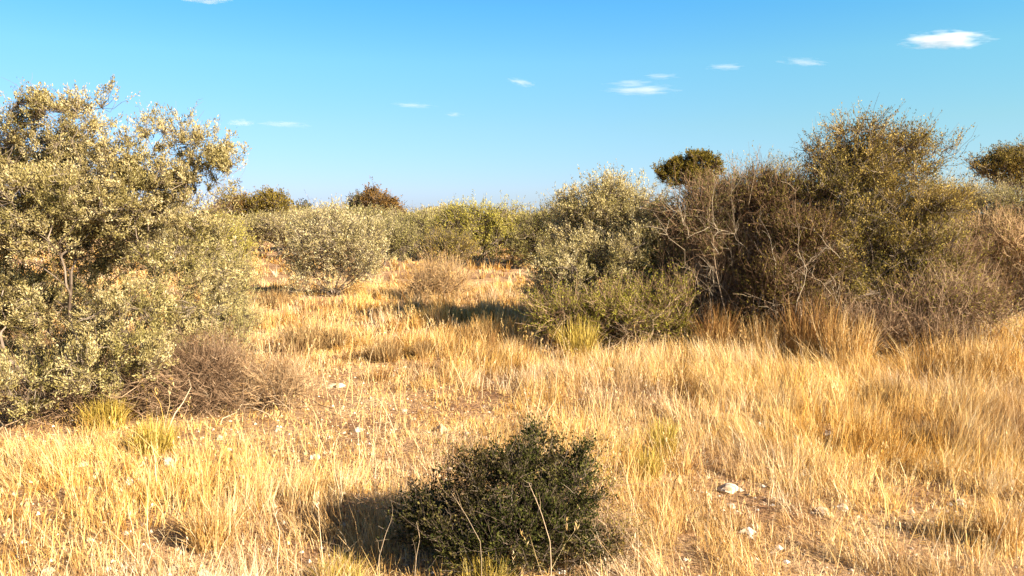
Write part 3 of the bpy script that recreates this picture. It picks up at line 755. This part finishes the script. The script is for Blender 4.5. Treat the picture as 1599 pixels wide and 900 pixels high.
def stone(px, py, r_px, label, seed, flat=0.6, name='stone', mat='rock'):
    rng = rng_of(seed)
    b = ground(px, py + 2); R0 = r_px * np.linalg.norm(b) / FPX * 1.0
    nu, nv = 14, 9
    th = np.linspace(0, 2 * math.pi, nu, endpoint=False); ph = np.linspace(0.02, math.pi - 0.02, nv)
    T, Pp = np.meshgrid(th, ph, indexing='ij')
    d = np.stack([np.sin(Pp) * np.cos(T), np.sin(Pp) * np.sin(T), np.cos(Pp)], -1)
    ax = rdir(rng, 9); rr = np.ones(T.shape)
    for a_ in ax:                       # chip flat facets off
        lim = rng.uniform(0.62, 0.88); q = (d * a_).sum(-1)
        rr = np.where(q > 0.05, np.minimum(rr, lim / np.maximum(q, 0.05)), rr)
    v = d * rr[..., None] * np.array([1.15, 0.9, flat]) * R0
    v[..., 2] += R0 * flat * 0.2
    i = np.arange(nu)[:, None]; j = np.arange(nv - 1)[None]
    f = np.stack([(i * nv + j), (i * nv + j + 1), (((i + 1) % nu) * nv + j + 1), (((i + 1) % nu) * nv + j)], -1).reshape(-1, 4)
    mb = MB(); mb.add(v, f, 0.5)
    o = mb.build(name, M[mat]); o.location = tuple(b); o.rotation_euler = (rng.normal() * 0.15, rng.normal() * 0.15, rng.uniform(0, 6))
    tag(o, label, 'stone', 'white stones scattered in the grass')
    SPOT.append((float(b[0]), float(b[1]), R0))
SPOT = []
for k, (px, py, r, lb_) in enumerate(STONES):
    stone(px, py, r, lb_, 300 + k, flat=0.45 if r > 12 else 0.65)
stone(515, 602, 11, 'flat grey stone slab on the ground left of the round white stone', 350, flat=0.25, mat='pebble')

# ------------------------------------------------------------------ grass
def blades(mb, rng, p, L, W, lean, tint, K=4, sag=0.15):
    """p (N,3) feet, lean (N,2) horizontal lean as share of the length"""
    n = len(p); s = np.linspace(0, 1, K)[None, :, None]
    ln = np.linalg.norm(lean, axis=1)
    upz = np.sqrt(np.clip(1 - np.clip(ln, 0, 0.95) ** 2, 0.05, 1))
    c = np.repeat(p[:, None], K, 1)
    c[..., :2] += lean[:, None] * L[:, None, None] * (0.45 * s + 0.55 * s ** 2.2)
    c[..., 2] += (upz * L)[:, None] * (s[..., 0] - sag * ln[:, None] * s[..., 0] ** 2.5)
    c[:, 1:, :2] += rng.normal(size=(n, K - 1, 2)) * (L * 0.03)[:, None, None]
    a = rng.uniform(0, math.pi, n)
    side = np.stack([np.cos(a), np.sin(a), np.zeros(n)], 1)
    wd = W[:, None] * np.array([1.0, 0.9, 0.65, 0.15] if K == 4 else [1.0, 0.8, 0.15])[None]
    mb.strips(c, side, wd, tint)

# where the grass is thin, thick, tall or short, as it lies on the ground (blobs in the photograph's frame: x, y, rx, ry, density change)
DENS = [(510, 640, 180, 75, -0.75), (600, 700, 160, 40, -0.35), (420, 560, 60, 30, -0.3), (450, 440, 60, 50, -0.15), (100, 870, 140, 45, -0.25), (350, 690, 60, 40, -0.2), (1320, 800, 90, 24, -0.2), (1130, 770, 50, 20, -0.25), (515, 600, 40, 14, -0.5),
        (1440, 790, 40, 20, -0.3),  (1250, 620, 350, 60, 0.5), (720, 500, 130, 50, 0.35), (250, 780, 120, 80, 0.3), (1550, 680, 120, 90, 0.5), (980, 850, 60, 30, -0.3),
        (430, 480, 60, 60, -0.1), (1090, 700, 150, 80, 0.25), (30, 800, 60, 50, 0.3)]
TALL = [(1250, 580, 380, 60, 0.30), (1560, 660, 130, 110, 0.28), (200, 780, 180, 90, 0.12), (720, 500, 150, 50, 0.12), (510, 650, 210, 90, -0.34), (90, 870, 160, 45, -0.2), (650, 690, 160, 50, -0.15), (1030, 640, 160, 90, 0.12), (900, 620, 120, 40, 0.1)]
def blobs(u, v, tab):
    s = np.zeros_like(u)
    for x, y, rx, ry, a in tab:
        s += a * np.exp(-((u - x) / rx) ** 2 - ((v - y) / ry) ** 2)
    return s

def grass_field():
    rng = rng_of(400); mb = MB()
    def zone(y0, y1, tufts_m2, per, K, wmul):
        ymid = y1
        half = lambda y: 0.80 * y + 1.2
        A = 2 * half(y1) * (y1 - y0)
        n = int(A * tufts_m2)
        x = rng.uniform(-half(y1), half(y1), n); y = rng.uniform(y0, y1, n)
        ok = np.abs(x) < half(y); x, y = x[ok], y[ok]
        u, v = project(x, y)
        pt = vnoise(x, y, 0.55); pt2 = vnoise(x + 50, y, 0.24)
        dens = 0.54 + 1.7 * (pt - 0.5) + 0.9 * (pt2 - 0.5) + blobs(u, v, DENS)
        for fx, fy, fr in SHRUBS:
            q = np.hypot(x - fx, y - fy) / fr
            dens = dens - 0.75 * np.exp(-q ** 4)
        for fx, fy, fr in SPOT:
            dx = x - fx; dy = y - (fy - fr * 1.5)
            dens = np.where((dx / (fr * 1.2 + 0.02)) ** 2 + (dy / (fr * 2.5 + 0.08)) ** 2 < 1, dens * 0.12, dens)
        ok = rng.random(len(x)) < dens
        x, y, u, v = x[ok], y[ok], u[ok], v[ok]
        n = len(x)
        hgt = np.clip(0.165 + 0.22 * (vnoise(x, y + 30, 0.7) - 0.5) + blobs(u, v, TALL) * 0.55 + rng.normal(size=n) * 0.06, 0.06, 0.52)
        la = np.stack([vnoise(x, y + 70, 1.7) - 0.5, vnoise(x + 20, y, 1.7) - 0.5], 1) * 0.7 + np.stack([vnoise(x, y + 70, 0.35) - 0.5, vnoise(x + 20, y, 0.35) - 0.5], 1) * 1.0
        la[:, 0] -= 0.10
        tt = np.clip(0.52 + 0.5 * (vnoise(x + 9, y, 0.7) - 0.5) + 0.35 * (vnoise(x, y, 4.0) - 0.5) + rng.normal(size=n) * 0.21, 0.0, 0.98)
        tt = np.clip(tt + blobs(u, v, [(1300, 620, 380, 90, 0.16), (1560, 760, 120, 160, 0.12)]), 0, 1)
        m = rng.integers(int(per * 0.5), int(per * 1.6), n)
        i = np.repeat(np.arange(n), m); N = len(i)
        rr = rng.uniform(0.015, 0.06, n)[i] * np.sqrt(rng.random(N)) * 1.4; aa = rng.uniform(0, 2 * math.pi, N)
        off = np.stack([np.cos(aa), np.sin(aa)], 1)
        px_, py_ = x[i] + off[:, 0] * rr, y[i] + off[:, 1] * rr
        p = np.stack([px_, py_, height(px_, py_) - 0.01], 1)
        L = hgt[i] * rng.uniform(0.45, 1.3, N)
        lean = off * (rng.uniform(0.05, 0.5, N) ** 1.0)[:, None] * (0.25 + rr / 0.06)[:, None] * 0.6 + la[i] * 0.8 + rng.normal(size=(N, 2)) * 0.21
        fl = rng.random(N) < 0.10                     # fallen stalks
        lean[fl] *= 3.5
        lim = np.linalg.norm(lean, axis=1, keepdims=True); lean = lean / np.maximum(lim / 0.93, 1)
        W = (0.0015 + 0.00038 * p[:, 1]) * np.exp(rng.normal(size=N) * 0.4) * wmul
        blades(mb, rng, p, L, W, lean, np.clip(tt[i] + rng.normal(size=N) * 0.2, 0, 1), K)
        return N
    c = [zone(2.4, 6.0, 175, 25, 4, 0.72), zone(6.0, 10.5, 150, 22, 4, 0.72), zone(10.5, 18, 65, 20, 3, 0.9), zone(18, 34, 16, 15, 3, 1.6), zone(34, 70, 2.0, 12, 3, 3.0)]
    print('grass blades', c)
    # short stubble between the tufts
    for y0, y1, q, wm in ((2.4, 6, 2600, 1.0), (6, 11, 1300, 1.1), (11, 20, 350, 1.5)):
        n = int(q * (y1 - y0) * (0.8 * (y0 + y1) + 2))
        y = np.sqrt(rng.uniform(y0 ** 2, y1 ** 2, n)); x = rng.uniform(-1, 1, n) * (0.8 * y + 1)
        ok = rng.random(n) < np.clip(-0.15 + 1.4 * (vnoise(x + 5, y, 0.3)), 0, 1); x, y = x[ok], y[ok]; n = len(x)
        ug, vg = project(x, y)
        ok = rng.random(n) < 1 + 0.9 * blobs(ug, vg, [d_ for d_ in DENS if d_[4] < 0])
        x, y = x[ok], y[ok]; n = len(x)
        L = rng.uniform(0.03, 0.12, n) * (0.6 + vnoise(x, y + 11, 0.5))
        blades(mb, rng, np.stack([x, y, height(x, y) - 0.005], 1), L, (0.0016 + 0.0004 * y) * wm * rng.uniform(0.6, 1.3, n), rng.normal(size=(n, 2)) * 0.38, np.clip(rng.normal(0.62, 0.24, n), 0, 1), 3)
    # single long stalks
    n = 5200; y = np.sqrt(rng.uniform(2.4 ** 2, 13 ** 2, n)); x = rng.uniform(-1, 1, n) * (0.8 * y + 1)
    ok = rng.random(n) < np.clip(2 * vnoise(x + 5, y + 3, 0.8) - 0.4, 0, 1); x, y = x[ok], y[ok]; n = len(x)
    blades(mb, rng, np.stack([x, y, height(x, y) - 0.005], 1), (LS := rng.uniform(0.2, 0.5, n)), (0.0018 + 0.0004 * y), (le := rng.normal(size=(n, 2)) * 0.22), np.clip(rng.normal(0.8, 0.15, n), 0, 1), 4)
    i = np.repeat(np.arange(n), 7); m = len(i)                      # their seed heads
    tp = np.stack([x + le[:, 0] * LS, y + le[:, 1] * LS, height(x, y) + LS * 0.95 * np.sqrt(np.clip(1 - (le ** 2).sum(1), 0.1, 1))], 1)
    pp = tp[i] - np.stack([le[i, 0], le[i, 1], np.ones(m)], 1) * rng.uniform(0, 0.07, m)[:, None] + rng.normal(size=(m, 3)) * 0.004
    mb.leaves(pp, rdir(rng, m) * 0.5 + np.array([0, 0, 1.0]), rdir(rng, m), rng.uniform(0.015, 0.035, m), 0.003 + 0.0004 * y[i], rng.uniform(0.5, 1, m))
    o = mb.build('grass', M['grass'])
    tag(o, 'dry golden grass covering the whole field', 'grass', kind='stuff')
    # straw litter lying on the soil
    mb = MB(); n = 60000
    y = 2.6 + 12 * rng.random(n) ** 1.2; x = rng.uniform(-1, 1, n) * (0.75 * y + 1)
    a = rng.uniform(0, 2 * math.pi, n)
    d = np.stack([np.cos(a), np.sin(a), rng.normal(size=n) * 0.12], 1)
    p = np.stack([x, y, height(x, y) + rng.uniform(0.002, 0.02, n)], 1)
    mb.leaves(p, d, np.array([[0, 0, 1.0]]) + rdir(rng, n) * 0.4, rng.uniform(0.02, 0.12, n), (0.0015 + 0.0004 * y) * 1.2, np.clip(rng.normal(0.55, 0.22, n), 0, 1))
    o = mb.build('straw_litter', M['grass'])
    tag(o, 'broken dry straw lying on the soil between the grass', 'straw', kind='stuff')
    # pebbles and clods
    mb = MB(); n = 11000
    y = 2.6 + 9 * rng.random(n) ** 1.2; x = rng.uniform(-1, 1, n) * (0.75 * y + 1)
    s = rng.lognormal(-4.75, 0.55, n)
    base = np.array([[1, 0, 0], [0, 1, 0], [-1, 0, 0], [0, -1, 0], [0, 0, 0.8]], float)[None] * rng.uniform(0.6, 1.3, (n, 5, 3)) * s[:, None, None]
    v = base + np.stack([x, y, height(x, y)], 1)[:, None]
    f = (np.arange(n)[:, None, None] * 5 + np.array([[0, 1, 4, 4], [1, 2, 4, 4], [2, 3, 4, 4], [3, 0, 4, 4]])[None]).reshape(-1, 4)
    # triangles as quads with a split edge
    mb2 = []
    v5 = v
    tri = np.array([[0, 1, 4], [1, 2, 4], [2, 3, 4], [3, 0, 4]])
    quads = v5[:, tri]                                # n,4,3,3
    mid_ = (quads[:, :, 1] + quads[:, :, 2]) / 2
    qv = np.stack([quads[:, :, 0], quads[:, :, 1], mid_, quads[:, :, 2]], 2).reshape(-1, 3)
    mb.add(qv, np.arange(len(qv)).reshape(-1, 4), np.repeat(rng.random(n), 16))
    o = mb.build('gravel', M['pebble'])
    tag(o, 'pebbles and clods strewn over the soil', 'gravel', kind='stuff')

# --- tussocks that stand out
def tussock_mesh(seed, n, H, spread, K=4, W=0.004, foot_r=0.07, t=(0.1, 1.0)):
    rng = rng_of(seed); mb = MB()
    a = rng.uniform(0, 2 * math.pi, n); r = foot_r * np.sqrt(rng.random(n))
    off = np.stack([np.cos(a), np.sin(a)], 1)
    p = np.concatenate([off * r[:, None], np.full((n, 1), -0.01)], 1)
    lean = off * (rng.random(n) ** 1.2 * spread * (0.4 + 0.6 * r / foot_r))[:, None] + rng.normal(size=(n, 2)) * 0.1
    lim = np.linalg.norm(lean, axis=1, keepdims=True); lean = lean / np.maximum(lim / 0.93, 1)
    blades(mb, rng, p, H * rng.uniform(0.45, 1.15, n), W * rng.uniform(0.6, 1.4, n), lean, rng.uniform(t[0], t[1], n), 4, sag=0.5)
    return mb
TUSS = [(905, 562, 40, 62, 'grass_green', 'bright yellow green tussock at the foot of the large pale shrub', 0.6),
        (240, 705, 46, 46, 'grass_green', 'yellow green tussock in front of the tall left shrub', 0.7),
        (165, 668, 40, 45, 'grass_green', 'shaded olive tussock under the tall left shrub', 0.7),
        (470, 552, 45, 52, 'grass_brown', 'dark brown tussock in open grass below the vase shaped shrub', 0.9),
        (520, 545, 26, 36, 'grass_brown', 'smaller brown tussock right beside the dark brown one', 0.9),
        (600, 562, 44, 34, 'grass_brown', 'flat brown tussock in the open centre grass', 0.9),
        (660, 558, 22, 26, 'grass_brown', 'little olive brown tussock right of the flat brown one', 0.8),
        (420, 478, 44, 26, 'grass_brown', 'shadowy brown tuft row left of the vase shaped shrub', 0.9),
        (1385, 632, 46, 42, 'grass_brown', 'olive brown tussock within the tall right hand grass', 0.8),
        (1440, 695, 32, 34, 'grass_brown', 'brown tussock lower in the right hand grass', 0.8),
        (1035, 710, 30, 55, 'grass_green', 'olive tussock right of the dark foreground shrub', 0.7),
        (1010, 745, 26, 45, 'grass_green', 'small olive tussock close below the olive one', 0.7),
        (760, 950, 50, 80, 'grass_green', 'green bladed tussock at the bottom in front of the dark shrub', 0.9),
        (530, 930, 50, 62, 'grass_green', 'arching yellow tussock at the bottom beside the black shadow', 1.0),
        (1120, 556, 36, 70, 'grass_rust', 'rust red grass clump under the bare thicket', 0.6),
        (1265, 560, 56, 84, 'grass_rust', 'tall rust orange grass clump in front of the dark thorn shrub', 0.6),
        (870, 545, 20, 34, 'grass_rust', 'small rusty clump left of the bright yellow green tussock', 0.6),
        (1190, 560, 46, 60, 'grass', 'tall pale straw clump in front of the bare thicket', 0.6),
        (1320, 568, 56, 70, 'grass', 'tall straw clump leaning in front of the olive tree', 0.6),
        (1540, 590, 60, 50, 'grass', 'golden straw clump at the right edge below the brush', 0.6),
        (330, 850, 50, 60, 'grass', 'wiry straw clump near the lower left', 0.7),
        (1560, 850, 44, 60, 'grass', 'coarse straw clump in the lower right corner', 0.7)]
def tussocks():
    for k, (px, py, rx, hy, m, lb_, sp) in enumerate(TUSS):
        b = ground(px, py); s = np.linalg.norm(b) / FPX
        o = tussock_mesh(500 + k, int(260 + rx * 9), hy * s * 1.15, sp, W=0.0016 + 0.0005 * b[1], foot_r=rx * s * 0.6, t=(0.05, 0.95)).build('grass_tussock', M[m])
        o.location = tuple(b)
        tag(o, lb_, 'grass tussock', 'grass tussocks standing out from the field')
        SHRUBS.append((float(b[0]), float(b[1]), rx * s * 0.5))
tussocks()
grass_field()

# --- pale broken stalks before the dark shrub
def stalk(px, py, pts, r, label, D):
    b = ground(px, py)
    pts3 = np.array([at(x, y, D if D else b[1]) for x, y in pts]) - b
    pts3[0] = (0, 0, -0.02)
    mb = MB(); K = 12
    t = np.linspace(0, len(pts) - 1, K); i = np.minimum(t.astype(int), len(pts) - 2); f = (t - i)[:, None]
    c = pts3[i] * (1 - f) + pts3[i + 1] * f
    mb.tubes(c[None], (r * np.linspace(1, 0.35, K))[None], 0.9, 6)
    rng = rng_of(px)
    p, d, _ = shoots_on(rng, c[None], 5, 0.5)
    c2 = grow(rng, p, nrm(d + np.array([0, 0, 1.0])), rng.uniform(0.04, 0.12, 5), K=4)
    o = mb.build('dry_stalk', M['cane'])
    o.location = tuple(b)
    for q in range(2):
        mb = MB(); mb.tubes(c2[q:q + 1], r * 0.4 * np.linspace(1, 0.3, 4)[None], 0.8, 4)
        mb.build('side_shoot', M['cane'], o)
    tag(o, label, 'stalk', 'pale stalks before the dark shrub')
stalk(862, 985, [(862, 985), (860, 850), (845, 800), (826, 755)], 0.0026, 'thick pale broken stalk across the right half of the dark foreground shrub', None)
stalk(752, 985, [(775, 985), (752, 850), (728, 805), (705, 770)], 0.0013, 'thin pale stalk slanting across the left half of the dark foreground shrub', None)
stalk(585, 925, [(575, 925), (592, 870), (602, 835), (610, 815)], 0.002, 'pale upright stalk left of the dark foreground shrub over its shadow', None)
stalk(645, 930, [(642, 930), (650, 870), (656, 840), (650, 815)], 0.0015, 'fine pale stalk at the lower left of the dark foreground shrub', None)
stalk(905, 836, [(905, 836), (940, 838), (980, 836)], 0.0024, 'pale stick lying right of the dark foreground shrub', None)

# ------------------------------------------------------------------ clouds: small bodies of real vapour, kilometres away
def mat_cloud(name, dens, seed):
    m = bpy.data.materials.new(name); m.use_nodes = True
    t = m.node_tree; t.nodes.clear()
    o = t.nodes.new('ShaderNodeOutputMaterial')
    pv = t.nodes.new('ShaderNodeVolumePrincipled')
    pv.inputs['Color'].default_value = (1, 0.97, 0.98, 1); pv.inputs['Anisotropy'].default_value = 0.0
    tcn = t.nodes.new('ShaderNodeTexCoord')
    ln = t.nodes.new('ShaderNodeVectorMath'); ln.operation = 'LENGTH'
    t.links.new(tcn.outputs['Object'], ln.inputs[0])
    nz = t.nodes.new('ShaderNodeTexNoise'); nz.noise_dimensions = '4D'; nz.inputs['Scale'].default_value = 2.2; nz.inputs['Detail'].default_value = 4; nz.inputs['W'].default_value = seed
    t.links.new(tcn.outputs['Object'], nz.inputs['Vector'])
    # density = clamp((1 - r) + (noise - .5) * k) * dens
    m1 = t.nodes.new('ShaderNodeMath'); m1.operation = 'SUBTRACT'; m1.inputs[0].default_value = 0.95; t.links.new(ln.outputs['Value'], m1.inputs[1])
    m2 = t.nodes.new('ShaderNodeMath'); m2.operation = 'MULTIPLY_ADD'; t.links.new(nz.outputs['Fac'], m2.inputs[0]); m2.inputs[1].default_value = 2.6; m2.inputs[2].default_value = -1.45
    m3 = t.nodes.new('ShaderNodeMath'); m3.operation = 'ADD'; t.links.new(m1.outputs[0], m3.inputs[0]); t.links.new(m2.outputs[0], m3.inputs[1])
    m4 = t.nodes.new('ShaderNodeMath'); m4.operation = 'MULTIPLY'; m4.use_clamp = True; t.links.new(m3.outputs[0], m4.inputs[0]); m4.inputs[1].default_value = 2.0
    m5 = t.nodes.new('ShaderNodeMath'); m5.operation = 'MULTIPLY'; t.links.new(m4.outputs[0], m5.inputs[0]); m5.inputs[1].default_value = dens
    t.links.new(m5.outputs[0], pv.inputs['Density'])
    t.links.new(pv.outputs[0], o.inputs['Volume'])
    return m
CLOUDS = [(1480, 62, 72, 13, 0.0075, 0, 'largest white lens shaped cloud high at the right'), (1003, 141, 66, 6, 0.0035, 0, 'long thin cloud right of the sky centre, lowest of its wisps'),
          (985, 130, 42, 5, 0.0025, 0, 'faint wisp just above the long thin cloud'), (1032, 119, 32, 4, 0.003, 0, 'small faint wisp highest above the long thin cloud'),
          (1132, 105, 32, 5, 0.0035, 0, 'small soft cloud left of the flat wisp below the lens cloud'), (1255, 97, 42, 5, 0.0035, 5, 'flat wispy cloud left below the lens shaped cloud'),
          (815, 129, 24, 6, 0.005, 12, 'small bright tilted cloud at the centre of the sky'), (645, 165, 36, 4, 0.003, 3, 'thin streak of cloud left of the sky centre'),
          (709, 179, 15, 4, 0.005, 0, 'tiny puff right of the thin streak'), (377, 192, 24, 6, 0.005, 0, 'small puff above the right side of the left shrub'),
          (443, 194, 42, 5, 0.003, 3, 'thin streak right of the small puff over the left shrub'), (320, -3, 46, 6, 0.008, 0, 'cloud cut by the top edge at the left')]
def clouds():
    bpy.ops.mesh.primitive_ico_sphere_add(subdivisions=3, radius=1.15)
    src = bpy.context.object
    me = src.data
    COL2 = src.users_collection[0]
    for k, (px, py, rx, ry, dens, tilt, lb_) in enumerate(CLOUDS):
        D = 5000.0; s = D / FPX
        if k == 0: o = src
        else:
            o = bpy.data.objects.new('cloud', me.copy()); COL.objects.link(o)
        o.name = 'cloud'
        o.data.name = 'cloud'
        o.location = tuple(at(px, py, D)); o.scale = (rx * s, rx * s * 0.6, ry * s); o.rotation_euler = (0, R(tilt), 0)
        o.data.materials.clear(); o.data.materials.append(mat_cloud('cloud_vapour', dens, k * 3.7))
        tag(o, lb_, 'cloud', 'small clouds')
clouds()
